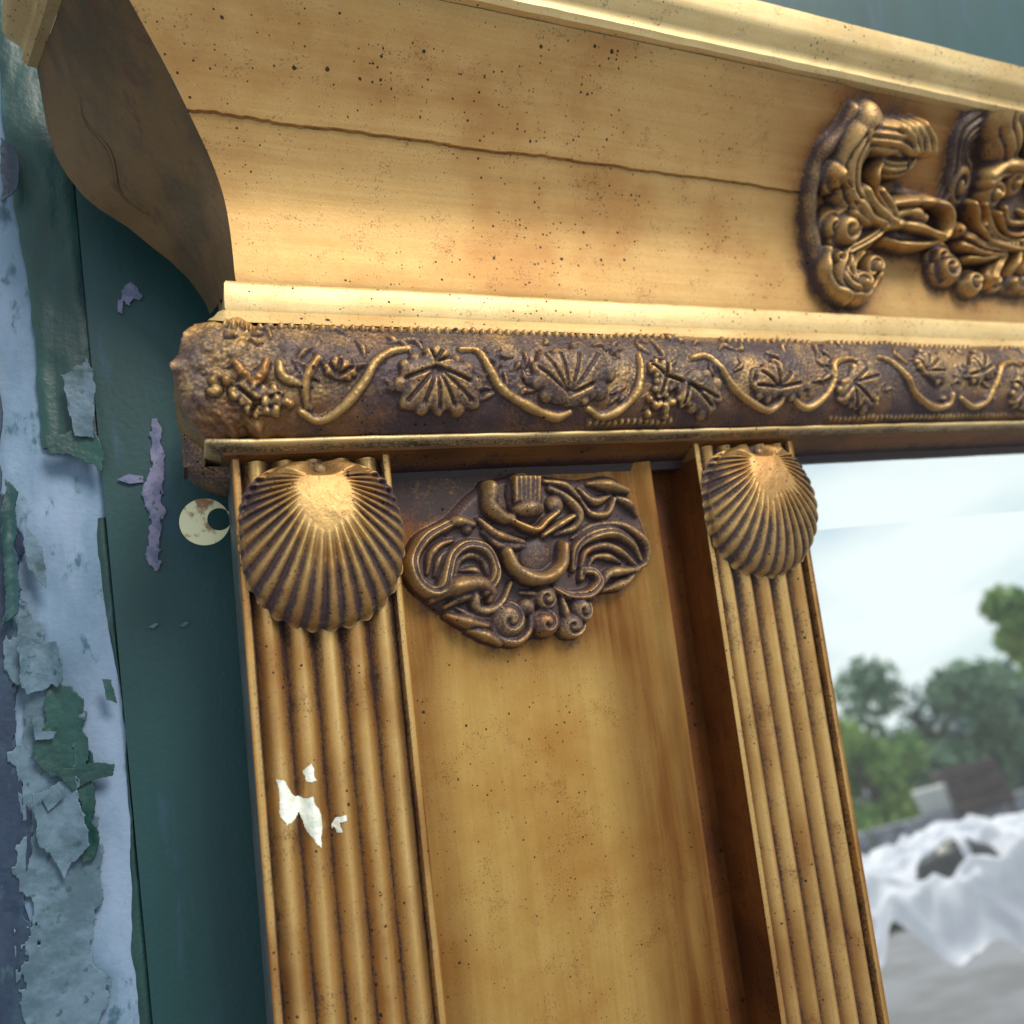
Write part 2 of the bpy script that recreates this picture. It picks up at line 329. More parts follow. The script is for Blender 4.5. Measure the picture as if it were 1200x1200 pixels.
Bl(drop, 460, 705, 52, 58, .25); Bl(drop, 395, 790, 72, 66, .27)
# second ornament, running on to the right
rim2 = R.lab('scroll_rim'); T(rim2, [(1060, -40), (930, 60), (900, 220), (860, 330), (790, 480)], [40, 50, 34], .08)
T(body, [(1075, -20), (1090, 110), (1085, 190)], [70, 75, 60], .24); T(fea, [(1150, -20), (1180, 120), (1150, 200)], 20, .27)
T(curl, [(985, 245), (1060, 195), (1160, 205)], 26, .27); T(curl, [(975, 280), (1060, 235), (1165, 245)], 24, .26)
Bl(knob, 1005, 325, 62, 58, .29); Bl(knob, 1100, 270, 66, 60, .27); Bl(body, 900, 290, 60, 80, .12)
T(tail, [(905, 380), (925, 490), (990, 575), (1100, 605), (1230, 590)], 18, .27); T(tail, [(960, 385), (985, 500), (1070, 555), (1230, 550)], 13, .25)
for k in range(13): q = spline([(955, 480), (1010, 560), (1100, 580), (1240, 570)], 5)[k]; Bl(bead, q[0], q[1], 17, 17, .25)
T(tail, [(1010, 430), (1040, 510), (1110, 530), (1230, 490)], 15, .26); T(tail, [(1060, 400), (1080, 470), (1160, 470)], 18, .22); Bl(cup, 1110, 470, 170, 120, .15)
T(tail, [(1130, 420), (1160, 450), (1230, 440)], 15, .24)
T(fea, [(860, 510), (930, 580), (1040, 612)], [34, 22], .25); T(fea, [(860, 590), (940, 625), (1030, 640)], [26, 18], .23); T(fea, [(880, 660), (960, 660), (1050, 635)], 18, .22)
T(fea, [(1000, 760), (1020, 690), (1060, 640)], [34, 18], .24); T(fea, [(1085, 720), (1100, 670), (1110, 630)], [26, 16], .24); T(fea, [(1140, 720), (1150, 670), (1150, 630)], 22, .23); T(fea, [(1190, 720), (1200, 640)], 26, .22)
Bl(drop, 815, 700, 78, 70, .22); Bl(drop, 790, 640, 60, 60, .18); Bl(drop, 930, 770, 60, 55, .22); Bl(drop, 1150, 770, 110, 50, .2); Bl(drop, 1040, 760, 60, 45, .16)
for k in range(5):
    T(fea, [(1230+k*60, 620), (1240+k*66, 700), (1235+k*72, 780)], [18, 34], .22); T(curl, [(1230+k*70, 80), (1250+k*60, 200), (1240+k*50, 330)], [20, 34], .25)
T(tail, [(1230, 590), (1400, 560), (1560, 470)], 20, .27); T(cup, [(1230, 490), (1400, 440), (1560, 330)], 60, .18)
Bl(knob, 1320, 380, 90, 100, .28)
for q_ in R.cuts: R.flute(*q_)
orn_far = R.blur((R.H > .01).astype(float), 24)
crk = 3.405 + .03*(fbm(us*3.1, us*0, 4)-.5) + .02*np.abs(vnoise(us*11, us*0+3)-.5)
up = sst(R.Vg-crk[:, None], 0, .010)*.016*(1-sst(R.Ug, 5.2, 5.4)) - np.exp(-((R.Vg-crk[:, None])/.005)**2)*.010
R0 = R.H.copy()
def cove_map(u, v, h):
    h = h + np.where(R0 < .002, up, 0) + .006*(fbm(u*1.3, v*2, 3)-.5)
    e = 1e-3; dy = (cove_y(v+e)-cove_y(v-e))/(2*e); n = 1/np.sqrt(1+dy*dy)
    x0 = cove_y(v); x = u + (x0+.7)*np.clip(1-(u+.7)/1.2, 0, 1)
    return x, cove_y(v)-h*n, v+h*dy*n
orn = []
def cove_parent(nm):
    if nm == 'ground': return root
    if nm == 'scroll_rim': orn.append(1)
    return None
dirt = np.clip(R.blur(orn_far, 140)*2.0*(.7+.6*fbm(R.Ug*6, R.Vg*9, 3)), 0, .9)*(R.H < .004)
otone = np.clip(R.blur((R.H > .01).astype(float), 600)*2.2, 0, 1)*(.6+.5*fbm(R.Ug*4, R.Vg*7, 3))+.5*sst(R.Ug, 3.6, 5.2)*sst(R.Vg, 3.0, 4.0)
crack_d = np.exp(-((R.Vg-crk[:, None]+.003)/.006)**2)*.5*(.4+fbm(R.Ug*4, R.Vg, 3))
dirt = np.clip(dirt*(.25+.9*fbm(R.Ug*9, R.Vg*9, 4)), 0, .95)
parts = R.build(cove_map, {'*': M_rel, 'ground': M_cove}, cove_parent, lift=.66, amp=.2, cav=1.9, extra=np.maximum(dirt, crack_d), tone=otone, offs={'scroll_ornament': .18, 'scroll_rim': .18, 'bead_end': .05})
def regroup(parts, rel, holder, ground_name, holder_name):
    parts[0].name = ground_name
    hl = parts[holder]; hl.name = holder_name; hl.parent = root
    for k, o in parts.items():
        if k not in (0, holder): o.parent = hl
regroup(parts, R, rim, 'cornice_cove', 'scroll_ornament')

# --- brown end board of the cornice, flaring out towards the wall
bz = np.array([2.36, 2.43, 2.49, 2.62, 2.757, 2.85, 3.0, 3.115, 3.2, 3.35, 3.5, 3.73, 4.15]); bx = np.array([-.035, -.05, -.08, -.156, -.275, -.383, -.543, -.713, -.806, -.906, -.974, -1.02, -1.06])
zz = np.linspace(2.36, 4.15, 60); V = []
for z in zz:
    a = np.array([cove_y(z), cove_y(z), z]); bpt = np.array([np.interp(z, bz, bx), .70, z])
    for t in np.linspace(0, 1, 30):
        q = a+(bpt-a)*t; q[0] += .012*(float(fbm(t*5, z*2.5, 3))-.5)*math.sin(math.pi*t)*2; V.append(q)
link('cornice_return', mesh('cornice_return', V, gridfaces(60, 30)), M_raw, root)
# a raised split in the brown end board
V = []; 
for i, t in enumerate(np.linspace(0, 1, 24)):
    z = 2.98+.75*t; s = .72-.10*t+.05*math.sin(t*9)
    a = np.array([cove_y(z), cove_y(z), z]); q = a+(np.array([np.interp(z, bz, bx), .70, z])-a)*s
    wv = .010*math.sin(math.pi*t)
    for d, hgt in ((-wv, 0), (0, -.022*math.sin(math.pi*t)), (wv, 0)): V.append(q+np.array([hgt-.003, d, 0]))
link('split_edge', mesh('split_edge', V, gridfaces(24, 3)), M_raw, root)
sweep('crown_moulding', [(.60, 4.15), (.66, 4.16), (.69, 4.20), (.68, 4.25), (.70, 4.30), (.78, 4.36), (.80, 4.42), (.80, 4.58), (.77, 4.61), (-.7, 4.62)], M_fil, splay=.46)
# --- fillets
sweep('fillet_moulding', [(-.125, 2.36), (-.085, 2.345), (-.045, 2.325), (-.034, 2.30), (-.028, 2.21), (-.03, 2.14), (-.036, 2.118)], M_fil, sharp=60, glaze_shade=[.5, .3, 0, 0, 0, 0, .25])
sweep('ogee_moulding', [(-.036, 2.118), (-.012, 2.112), (.018, 2.085), (.045, 2.04), (.085, 1.995)], M_fil, sharp=70, glaze_shade=[.35, .05, 0, 0, .1])

# --- frieze with vine
fp = spline([(.085, 1.995), (.15, 1.955), (.215, 1.88), (.27, 1.77), (.303, 1.62), (.287, 1.46), (.235, 1.33), (.165, 1.245), (.128, 1.215)], 8)
def fr_p(z): return np.interp(-np.asarray(z), -fp[:, 1], fp[:, 0])
us = np.r_[np.arange(-.304, 4.0, .0082), np.arange(4.0, 9.9, .0115), np.linspace(9.95, XE, 60)]; vs = np.linspace(1.215, 1.995, 112)
F_ = Relief(us, vs)
def zf(*pts): return np.array([(lambda q: (q[0], q[2]))(onprof(a, b, lambda z: -float(fr_p(z))-.02)) for a, b in pts])
stems = [
 [(273, 423), (285, 437), (297, 447), (307, 438), (313, 423)], [(327, 425), (332, 441), (351, 449)],
 [(353, 482), (375, 492), (400, 478), (425, 450), (440, 425), (460, 412), (480, 408)], [(372, 420), (358, 446), (360, 476)],
 [(540, 410), (560, 412), (575, 435), (590, 457), (620, 475), (650, 487), (668, 482)], [(690, 478), (705, 487), (725, 480), (745, 462), (752, 440), (750, 415)],
 [(812, 419), (828, 417), (844, 429), (863, 456), (884, 472), (903, 480), (916, 472), (919, 461)], [(929, 464), (940, 475), (953, 475), (969, 461), (977, 445), (977, 427), (993, 421), (1008, 424)],
 [(1030, 418), (1046, 424), (1062, 440), (1075, 462), (1095, 476), (1112, 474), (1118, 462)], [(1128, 466), (1142, 476), (1156, 470), (1166, 452), (1172, 432), (1184, 425), (1198, 428)],
 [(1214, 422), (1226, 432), (1240, 460), (1256, 478), (1275, 472)]]
for s_ in stems:
    lb = F_.lab('vine_stem'); q = zf(*s_); F_.tube(q, [.022, .034, .036, .024], [.032, .048, .048, .032], lb)
def leaf(cx, cy, tips, r=.05, h=.06):
    c = zf((cx, cy))[0]; lb = F_.lab('vine_leaf')
    for tx, ty in tips:
        t = zf((tx, ty))[0]; d = t-c; Ln = np.linalg.norm(d)+1e-6; n_ = np.array([-d[1], d[0]])/Ln
        pts = [c, c+d*.35+n_*rng.normal(0, .03)*Ln, c+d*.7+n_*rng.normal(0, .05)*Ln, t]; w_ = max(Ln*.42, .05)
        F_.tube(pts, [w_*.5, w_, w_*.8, w_*.25], [h*.7, h*.85, h, h*.7], lb, 0, .35)
        for k, s2 in ((.45, 1), (.45, -1), (.78, .8), (.78, -.8)):
            q = c+d*k+n_*s2*w_*.85; F_.blob(q[0], q[1], w_*.42, w_*.42, h*.85, lb, 0, 0, .4)
    for tx, ty in tips: F_.carve([c, zf((tx, ty))[0]*.92+c*.08], .014, .013, 40)
def px3(zx, zy): return (440+zx/3.75, 360+zy/3.75)
def px4(zx, zy): return (700+zx/3.75, 360+zy/3.75)
leaf(*px3(268, 265), [px3(278, 455), px3(205, 430), px3(125, 420), px3(350, 440), px3(435, 420), px3(118, 315), px3(425, 330)], .058)
leaf(*px3(265, 240), [px3(235, 185), px3(300, 185), px3(330, 230)], .04, .06)
leaf(*px3(850, 380), [px3(730, 210), px3(800, 200), px3(890, 200), px3(985, 200), px3(700, 260), px3(960, 330)], .045)
leaf(*px4(300, 300), [px4(230, 250), px4(270, 390), px4(380, 330), px4(300, 240)], .04)
leaf(*px4(400, 330), [px4(540, 400), px4(510, 440), px4(370, 430), px4(460, 370)], .042)
leaf(*px4(800, 350), [px4(710, 280), px4(770, 240), px4(850, 280), px4(900, 330), px4(690, 340)], .042)
leaf(*px4(1120, 330), [px4(1060, 400), px4(1130, 440), px4(1210, 420), px4(1240, 300), px4(1180, 270)], .05)
leaf(1085, 435, [(1072, 420), (1085, 414), (1100, 420), (1108, 436)], .045)
leaf(1150, 436, [(1138, 420), (1150, 415), (1162, 428), (1134, 440)], .045); leaf(1200, 455, [(1185, 470), (1200, 478), (1216, 470), (1188, 446), (1214, 444)], .05)
leaf(300, 470, [(275, 450), (322, 478), (290, 485), (330, 460)], .05, .06); leaf(395, 440, [(385, 425), (400, 420), (415, 430)], .04, .05)
leaf(1245, 440, [(1232, 420), (1248, 416), (1262, 430)], .05)
for cx, cy, k in ((775, 478, 11), (325, 478, 9), (1020, 470, 7), (258, 455, 9)):
    lb = F_.lab('grape_cluster')
    for _ in range(k): q = zf((cx+rng.uniform(-16, 16), cy+rng.uniform(-13, 8)))[0]; F_.blob(q[0], q[1], .03, .03, .06, lb)
lb = F_.lab('bead_row'); x = -.05
while x < 9.9:
    if fbm(x*1.7, 5) > .36: F_.blob(x, 1.935+rng.normal(0, .003), .026, .026, .040, lb)
    x += .066
lb = F_.lab('bead_row'); x = 2.5
while x < 9.9:
    if fbm(x*1.1, 9) > .42: F_.blob(x, 1.262+rng.normal(0, .003), .020, .020, .028, lb)
    x += .055
lb = k_clutter = F_.lab('vine_leaf')
for _ in range(150):
    u0, v0 = rng.uniform(-.1, 9.8), rng.uniform(1.40, 1.90); a0 = rng.uniform(0, 6.28); L0 = rng.uniform(.07, .17); k0 = rng.normal(0, 1.2)
    F_.tube([(u0, v0), (u0+L0*.5*math.cos(a0), v0+L0*.5*math.sin(a0)), (u0+L0*math.cos(a0+k0*.4), v0+L0*math.sin(a0+k0*.4))], [.012, .026, .010], [.018, .032, .02], lb)
gr = .012*(fbm(F_.Ug*7, F_.Vg*7, 4)-.5) + .03*(fbm(F_.Ug*2.2, F_.Vg*3, 2)-.5) + .008*(vnoise(F_.Ug*60, F_.Vg*60)-.5)*sst(F_.Vg, 1.34, 1.48)
def corner(z): return .10*(fbm(np.asarray(z)*8, np.asarray(z)*0+2, 4)-.55)
def fr_map(u, v, h):
    h = h + gr*np.clip((u+.304)/.15, 0, 1) + .16*(fbm(u*7, v*8, 4)-.5)*np.exp(-((u-.02)/.26)**2)*np.clip((u+.304)/.12, 0, 1); e = 1e-3; p = fr_p(v); dp = (fr_p(v+e)-fr_p(v-e))/(2*e); n = 1/np.sqrt(1+dp*dp)
    x = u + (-p+.304)*np.clip(1-(u+.304)/.5, 0, 1); k = corner(v)*np.clip(1-(u+.304)/.12, 0, 1)**2; return x-k, -p-h*n-k, v-h*dp*n
worn = np.exp(-((F_.Ug+.1)/.45)**2)*.30
fg = np.clip(.80 + .9*(fbm(F_.Ug*3, F_.Vg*3, 3)-.5) - worn - .25*sst(F_.Vg, 1.90, 1.96), 0, 1)
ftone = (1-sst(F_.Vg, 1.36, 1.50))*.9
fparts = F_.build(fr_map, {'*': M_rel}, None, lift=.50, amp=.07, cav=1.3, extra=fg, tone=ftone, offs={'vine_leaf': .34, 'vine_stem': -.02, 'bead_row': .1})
fparts[0].name = 'frieze_moulding'; fparts[0].parent = root
for k, o in fparts.items():
    if k: o.parent = fparts[0]
    if k and (o.name.startswith('bead_row') or F_.names[k] == 'vine_leaf' and k == k_clutter): o['kind'] = 'stuff'
# its return on the left end
yy = np.linspace(0, 1, 60); V = []; G = []
for z in vs[::2]:
    p = float(fr_p(z))
    for t in 1-yy[::-1] if False else yy: n_ = .05*(float(fbm(t*9, z*9, 4))-.5)*math.sin(math.pi*min(1, t*3+.0))*(1 if t < .33 else 1) if t < .33 else .05*(float(fbm(t*9, z*9, 4))-.5)*min(1, (1-t)*9); k = float(corner(z))*max(0, 1-t/.2)**2; V.append((-p-n_-k+(k if False else 0), -p-k+(.70+p)*t, z)); G.append(.5)
link('frieze_return', mesh('frieze_return', V, gridfaces(len(vs[::2]), 60), {'glaze_shade': G}), M_rel, root)
sweep('lip_moulding', [(.128, 1.215), (.150, 1.208), (.158, 1.192), (.148, 1.178), (.115, 1.168), (.072, 1.155), (.06, 1.148)], M_fil, sharp=70, glaze_shade=[.6, .25, .08, .3, .6, .7, .7])
sweep('soffit', [(.06, 1.148), (.05, 1.13), (-.02, 1.115), (-.12, 1.06), (-.16, 1.03), (-.19, 1.02), (-.20, .955), (-.34, .95)], M_sof, glaze_shade=[0, 0, .15, .55, .9, 1, 1, 1])  # back of the underside painted dark, as shade beneath the lip

pts = [onY(a, b_, .66) for a, b_ in ((213, 522), (214, 545), (220, 560), (232, 571), (248, 578), (264, 583))]
prof_b = [(p[0], p[2]) for p in pts] + [(-.0, pts[-1][2]), (-.0, 1.14), (pts[0][0], 1.14)]
V = [(x, y, z) for y in (.22, .30, .69) for x, z in ([(x*.55, z*.5+.55) for x, z in prof_b] if y < .25 else prof_b)]; n = len(prof_b)
Fb = [(i*n+j, i*n+(j+1) % n, (i+1)*n+(j+1) % n, (i+1)*n+j) for i in range(2) for j in range(n)]+[tuple(range(n))[::-1]]
link('return_bracket', mesh('return_bracket', V, Fb, {'glaze_shade': [.75]*len(V)}, True, 40), M_rel, root)
# --- pilasters
def reed_mesh():
    n, zs = 21, np.r_[np.linspace(1.1, -5, 60), -13]; V = []; G = []; TN = []
    for z in zs:
        for a in np.linspace(0, math.pi, n):
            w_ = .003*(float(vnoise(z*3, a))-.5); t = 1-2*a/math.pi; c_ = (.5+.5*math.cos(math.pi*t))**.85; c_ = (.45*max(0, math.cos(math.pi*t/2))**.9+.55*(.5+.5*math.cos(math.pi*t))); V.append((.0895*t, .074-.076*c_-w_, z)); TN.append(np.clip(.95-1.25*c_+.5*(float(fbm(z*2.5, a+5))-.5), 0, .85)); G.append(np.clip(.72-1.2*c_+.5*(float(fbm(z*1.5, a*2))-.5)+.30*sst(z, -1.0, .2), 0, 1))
    return mesh('reed', V, gridfaces(len(zs), n), {'glaze_shade': G, 'tone': TN})
RM = reed_mesh(); shells = []
def pilaster(x0, width, lab_):
    k = width/1.01; prof = [(0, .012), (.010, .006), (.040, .006), (.056, .080), (.957, .080), (.972, .012), (.982, .008), (1.01, .016)]
    prof = [(-.004, .62), (-.004, .006)] + prof + [(1.014, .006), (1.014, .33)]
    V = [(x0+a*k, y, z) for z in (1.12, .5, -1, -3, -5, -13) for a, y in prof]; n = len(prof)
    g = np.tile([0, 0, .1, .0, .5, .9, .9, .5, 0, .1, 0, 0], 6)
    p = link('pilaster', mesh('pilaster', V, gridfaces(6, n), {'glaze_shade': g}, True, 30), M_pil, root); p['label'] = lab_
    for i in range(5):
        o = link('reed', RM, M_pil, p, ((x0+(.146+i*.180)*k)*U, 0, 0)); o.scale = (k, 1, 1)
    return p
pil_l = pilaster(.0, 1.01, 'left pilaster with white paint splash'); pil_r = pilaster(3.555, 1.025, 'right pilaster beside the glass')
def shell(cx, rx, lab_):
    na, nr = 640, 80; hz = .93; cz_ = .53; rz = .555; V = []; G = []; fr = 27*2*math.pi/3.6
    def inside(x, z):
        n = 3.0 if z > cz_ else 2.15
        return (abs(x)/rx)**n+(abs(z-cz_)/(.545 if z > cz_ else rz))**n
    ph = np.linspace(-math.pi, math.pi, na); ro = np.linspace(0, 1, nr)
    for a in ph:
        dx, dz = math.sin(a), -math.cos(a); lo, hi = 0, 2.0
        for _ in range(30):
            m_ = (lo+hi)/2
            if inside(m_*dx, hz+m_*dz) < 1: lo = m_
            else: hi = m_
        Rr = lo; f = 1-float(sst(abs(a), 1.70, 1.88)); sp = a*fr+.5*math.sin(a*5+cx)
        rib = (.5+.5*math.cos(sp))**.75; jit = 1+.5*(float(vnoise(sp/6.2832+.5, cx*3))-.5); w0 = .36+.10*(float(vnoise(a*6, cx))-.5)
        for r in ro:
            rm = float(sst(r, w0-.06, w0+.14))*f; rr = Rr*(1+.028*(rib-.5)*f*r); px_, pz_ = rr*r*dx, hz+rr*r*dz
            q = (px_/rx)**2+((pz_-.55)/.56)**2; notch = math.exp(-(px_/.085)**2)*float(sst(pz_, .95, 1.03))
            h = .035+.20*max(0, 1-q**1.25)**.60 + .034*jit*(rib-.62)*rm*(1 if r < .96 else .5)
            ear = float(sst(abs(a), 1.80, 2.0)); h += .045*ear*math.exp(-((abs(px_)-.26)/.11)**2)*(1-float(sst(r, .80, 1)))*float(sst(r, .05, .4))
            h *= 1-.80*notch; h += .007*(float(fbm(px_*14+cx, pz_*14, 3))-.5)
            if r > .985: h = min(h, .01)
            V.append((cx+px_, .0-h, pz_))
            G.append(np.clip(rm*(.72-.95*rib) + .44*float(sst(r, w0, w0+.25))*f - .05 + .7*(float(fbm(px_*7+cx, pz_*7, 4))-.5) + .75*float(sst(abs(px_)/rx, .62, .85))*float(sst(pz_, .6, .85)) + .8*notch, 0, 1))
    o = link('scallop_shell', mesh('scallop_shell', V, gridfaces(na, nr), {'glaze_shade': G}), M_rel, root); o['label'] = lab_
    bm = bmesh.new(); bmesh.ops.create_uvsphere(bm, u_segments=20, v_segments=12, radius=.042*U)
    me = bpy.data.meshes.new('hinge_ball'); bm.to_mesh(me); bm.free(); me.polygons.foreach_set('use_smooth', [True]*len(me.polygons))
    at = me.attributes.new('glaze_shade', 'FLOAT', 'POINT'); at.data.foreach_set('value', [.55]*len(me.vertices))
    link('hinge_ball', me, M_rel, o, (cx*U, -.09*U, 1.0*U))
shell(.525, .525, 'left scallop shell'); shell(4.105, .565, 'right scallop shell')

# --- white paint on the left pilaster
def reed_y(x):
    y = .07
    for i in range(5):
        d = abs(x-(.146+i*.180))
        if d < .0895: y = min(y, .074-.076*(.45*math.cos(math.pi*d/.179)**.9+.55*(.5+.5*math.cos(math.pi*d/.0895))))
    return y
def splash(name, poly):
    P = np.array([(lambda q: (q[0], q[2]))(onY(a, b, .02)) for a, b in poly]); lo, hi = P.min(0), P.max(0); nu, nv = 70, 90
    ux = np.linspace(lo[0], hi[0], nu); vz = np.linspace(lo[1], hi[1], nv); Ug, Vg = np.meshgrid(ux, vz, indexing='ij')
    ins = np.zeros(Ug.shape, bool); Un = Ug+.03*(fbm(Ug*22, Vg*14, 3)-.5); Vn = Vg+.05*(fbm(Ug*18+9, Vg*10, 3)-.5)
    for a, b in zip(P, np.roll(P, -1, 0)):
        c = (a[1] > Vn) != (b[1] > Vn)
        with np.errstate(divide='ignore', invalid='ignore'): ins ^= c & (Un < (b[0]-a[0])*(Vn-a[1])/(b[1]-a[1])+a[0])
    Y = np.array([[reed_y(x)-.006 for z in vz] for x in ux])-.006*fbm(Ug*40, Vg*40, 2); V = np.stack([Ug, Y, Vg], -1).reshape(-1, 3); F = gridfaces(nu, nv); f = F[ins.ravel()[F].all(1)]
    ids, inv = np.unique(f, return_inverse=True); link(name, mesh(name, V[ids], inv.reshape(-1, 4)), M_white, pil_l)
splash('paint_splash', [(321, 912), (330, 915), (345, 930), (352, 933), (366, 932), (376, 955), (377, 992), (368, 985), (356, 968), (350, 950), (342, 968), (334, 970), (327, 950), (328, 938)])
splash('paint_splash', [(355, 905), (363, 893), (369, 910), (371, 916), (360, 917)])
splash('paint_splash', [(389, 965), (394, 956), (405, 955), (405, 960), (398, 963), (401, 973), (396, 976), (392, 968), (389, 972)])

# --- panel with the carved cartouche
us = np.r_[1.0, np.arange(1.04, 3.16, .0068), np.linspace(3.162, 3.225, 14)]; vs = np.r_[-13, np.linspace(-5, -.6, 50), np.arange(-.58, 1.02, .0078)]
C_ = Relief(us, vs)
def z6(*pts): return np.array([(lambda q: (q[0], q[2]))(onY(440+a/3.53, 530+b/3.53, .10)) for a, b in pts])
KC = 1/470; flutes = []
names = {}
def G6(nm):
    if nm not in names: names[nm] = C_.lab(nm)
    return names[nm]
def t6(nm, pts, r, h=None, base=.06):
    r = np.atleast_1d(np.asarray(r, float))*KC; q = z6(*pts); lb = C_.lab(nm); C_.tube(q, r, (r*2.3 if h is None else np.atleast_1d(h)), lb, base)
    if h is None and nm == 'scroll_leaf' and r.max() > 21*KC: flutes.append((q+np.array([.18*r.max(), .18*r.max()]), r.max()*.26, r.max()*.6, lb))
def b6(nm, x, y, rx, ry, h, base=.08, rot=0):
    q = z6((x, y))[0]; lb_ = C_.lab(nm); C_.blob(q[0], q[1], rx*KC, ry*KC, h*.85, lb_, base, rot)
    if nm == 'grape' and rx > 40: C_.swirl(q[0], q[1], rx*KC, ry*KC, .035, lb_, .75, rng.uniform(0, 6))
cart = G6('cartouche')
outl = z6((128, 440), (175, 340), (300, 265), (420, 150), (560, 95), (700, 95), (840, 110), (1000, 100), (1085, 210), (1135, 350), (1110, 480), (935, 585), (895, 690), (830, 772), (770, 745), (690, 760), (560, 800), (470, 780), (390, 730), (280, 670), (160, 565))
dist = C_.poly(outl, .075, cart, .05)
t6('scroll_leaf', [(300, 300), (200, 360), (150, 450), (165, 525), (220, 575), (270, 568), (292, 500), (315, 430), (370, 388), (440, 400), (482, 455), (488, 520), (452, 575)], [18, 27, 27, 24, 26, 22])
t6('scroll_leaf', [(325, 510), (345, 450), (395, 425), (445, 450), (462, 505)], [12, 16, 12]); t6('scroll_leaf', [(355, 490), (410, 490), (450, 525)], [8, 17, 8])
t6('leaf_fold', [(235, 610), (320, 560), (420, 545), (475, 575), (470, 612)], [14, 34, 30, 18]); t6('leaf_fold', [(290, 640), (360, 600), (430, 600)], [10, 22, 14])
t6('scroll_leaf', [(405, 585), (415, 645), (468, 655), (522, 622), (560, 540)], [20, 20, 17, 12])
t6('leaf_fold', [(215, 500), (225, 430), (265, 385), (320, 365)], [10, 16, 10]); t6('leaf_fold', [(245, 510), (262, 445), (290, 410)], [9, 15, 9])
t6('leaf_fold', [(190, 385), (250, 330), (290, 310)], [10, 16, 10])
t6('leaf_fold', [(290, 330), (330, 288), (405, 298)], [10, 22, 12]); b6('grape', 378, 312, 22, 24, .06)
t6('leaf_fold', [(470, 150), (468, 225), (520, 270), (560, 275)], [30, 34, 22]); b6('boss', 500, 222, 36, 44, .09)
b6('palmette', 615, 190, 70, 95, .09)
for k in range(6): t6('palmette', [(568+k*19, 110), (570+k*18, 205)], 10, .035, .15)
b6('boss', 625, 235, 66, 36, .16)
t6('ribbon', [(555, 285), (650, 325), (700, 285), (745, 250)], [12, 15, 12], None, .12); t6('ribbon', [(688, 345), (755, 300), (810, 268)], [11, 15, 11], None, .11)
t6('leaf_fold', [(430, 280), (500, 345), (610, 372)], [14, 24, 14]); t6('leaf_fold', [(445, 330), (515, 388), (615, 390)], [11, 17, 11])
b6('boss', 740, 220, 36, 38, .09); t6('scroll_leaf', [(720, 150), (785, 190), (835, 250), (822, 310), (740, 338)], [14, 21, 20, 12]); t6('leaf_fold', [(700, 120), (780, 140), (840, 190)], [12, 20, 14])
t6('leaf_fold', [(850, 200), (890, 255), (955, 255), (985, 195)], [12, 21, 14]); t6('leaf_fold', [(840, 150), (900, 205), (970, 180)], [10, 18, 12]); t6('leaf_fold', [(880, 130), (960, 140), (1040, 160)], [12, 26, 16]); t6('leaf_fold', [(1000, 190), (1045, 215), (1080, 260)], [12, 22, 12])
t6('garland_loop', [(535, 415), (565, 480), (630, 522), (700, 520), (755, 470), (768, 390)], [20, 27, 27, 20], None, .11)
b6('boss', 665, 430, 62, 70, .05)
t6('scroll_leaf', [(815, 480), (825, 400), (885, 350), (980, 335), (1060, 378), (1102, 445)], [16, 24, 24, 12]); t6('leaf_fold', [(848, 475), (868, 412), (940, 388), (1020, 418), (1085, 475)], [12, 19, 19, 9])
t6('leaf_fold', [(880, 470), (910, 432), (980, 440), (1045, 482)], [10, 17, 9]); t6('scroll_leaf', [(815, 355), (900, 305), (1020, 305), (1112, 375), (1120, 450), (1090, 480)], [10, 18, 20, 12])
t6('scroll_leaf', [(738, 560), (800, 592), (872, 590), (918, 542), (900, 498), (858, 492), (850, 520)], [16, 23, 23, 18])
t6('leaf_fold', [(925, 572), (960, 505), (1040, 490), (1090, 485)], [12, 26, 12]); t6('leaf_fold', [(945, 572), (1030, 540), (1070, 510)], [10, 22, 10])
b6('grape', 548, 692, 66, 66, .13); t6('scroll_leaf', [(480, 680), (500, 760), (580, 785), (635, 740), (640, 670)], [10, 18, 18, 12])
b6('grape', 622, 640, 34, 32, .10); b6('grape', 700, 602, 46, 46, .13); b6('grape', 700, 705, 54, 52, .13); b6('grape', 852, 652, 46, 52, .12); b6('grape', 815, 718, 56, 46, .10)
t6('leaf_fold', [(770, 600), (785, 660), (800, 720)], [12, 18, 12]); t6('leaf_fold', [(600, 580), (660, 590), (640, 620)], [10, 18, 10])
t6('leaf_fold', [(300, 675), (380, 702), (460, 718)], [10, 24, 14]); t6('leaf_fold', [(390, 735), (450, 755), (520, 790)], [10, 22, 12]); t6('leaf_fold', [(330, 640), (400, 680), (470, 690)], [8, 16, 10])
for q_ in C_.cuts: C_.flute(*q_)
for q_, r_, d_, l_ in flutes: C_.flute(q_, r_, d_, l_)
def panel_y(u): return .2-.055*sst(u, 3.02, 3.19) + .20*sst(u, 3.20, 3.225)
def pan_map(u, v, h): return u, panel_y(u)-h+.003*(fbm(u*4, v*3, 3)-.5), v
halo_shade = np.exp(-np.clip(dist-.0, 0, None)/.10)*.62; halo_shade = np.maximum(halo_shade, 1.0*sst(C_.Vg, .35, .75)*(1-sst(C_.Ug, 1.9, 2.6)))  # glaze round the ornament; top left also darkened as the soffit's shadow
halo_shade = np.clip(halo_shade*.85+.75*(fbm(C_.Ug*7, C_.Vg*7, 5)-.5), 0, 1)*sst(C_.Vg, -.75, -.35)
ptone = np.clip(.85*sst(C_.Ug, 2.35, 2.85)+.6*sst(C_.Ug, 2.85, 3.05)+.8-.8*sst(C_.Ug, 1.05, 1.42)+1.1*np.exp(-dist/.24)*sst(C_.Vg, -.9, -.4), 0, 1)*np.clip(.92+.7*(fbm(C_.Ug*5, C_.Vg*1.2, 4)-.5), 0, 1)  # edge patina; right edge painted darker as shade on its left-facing side
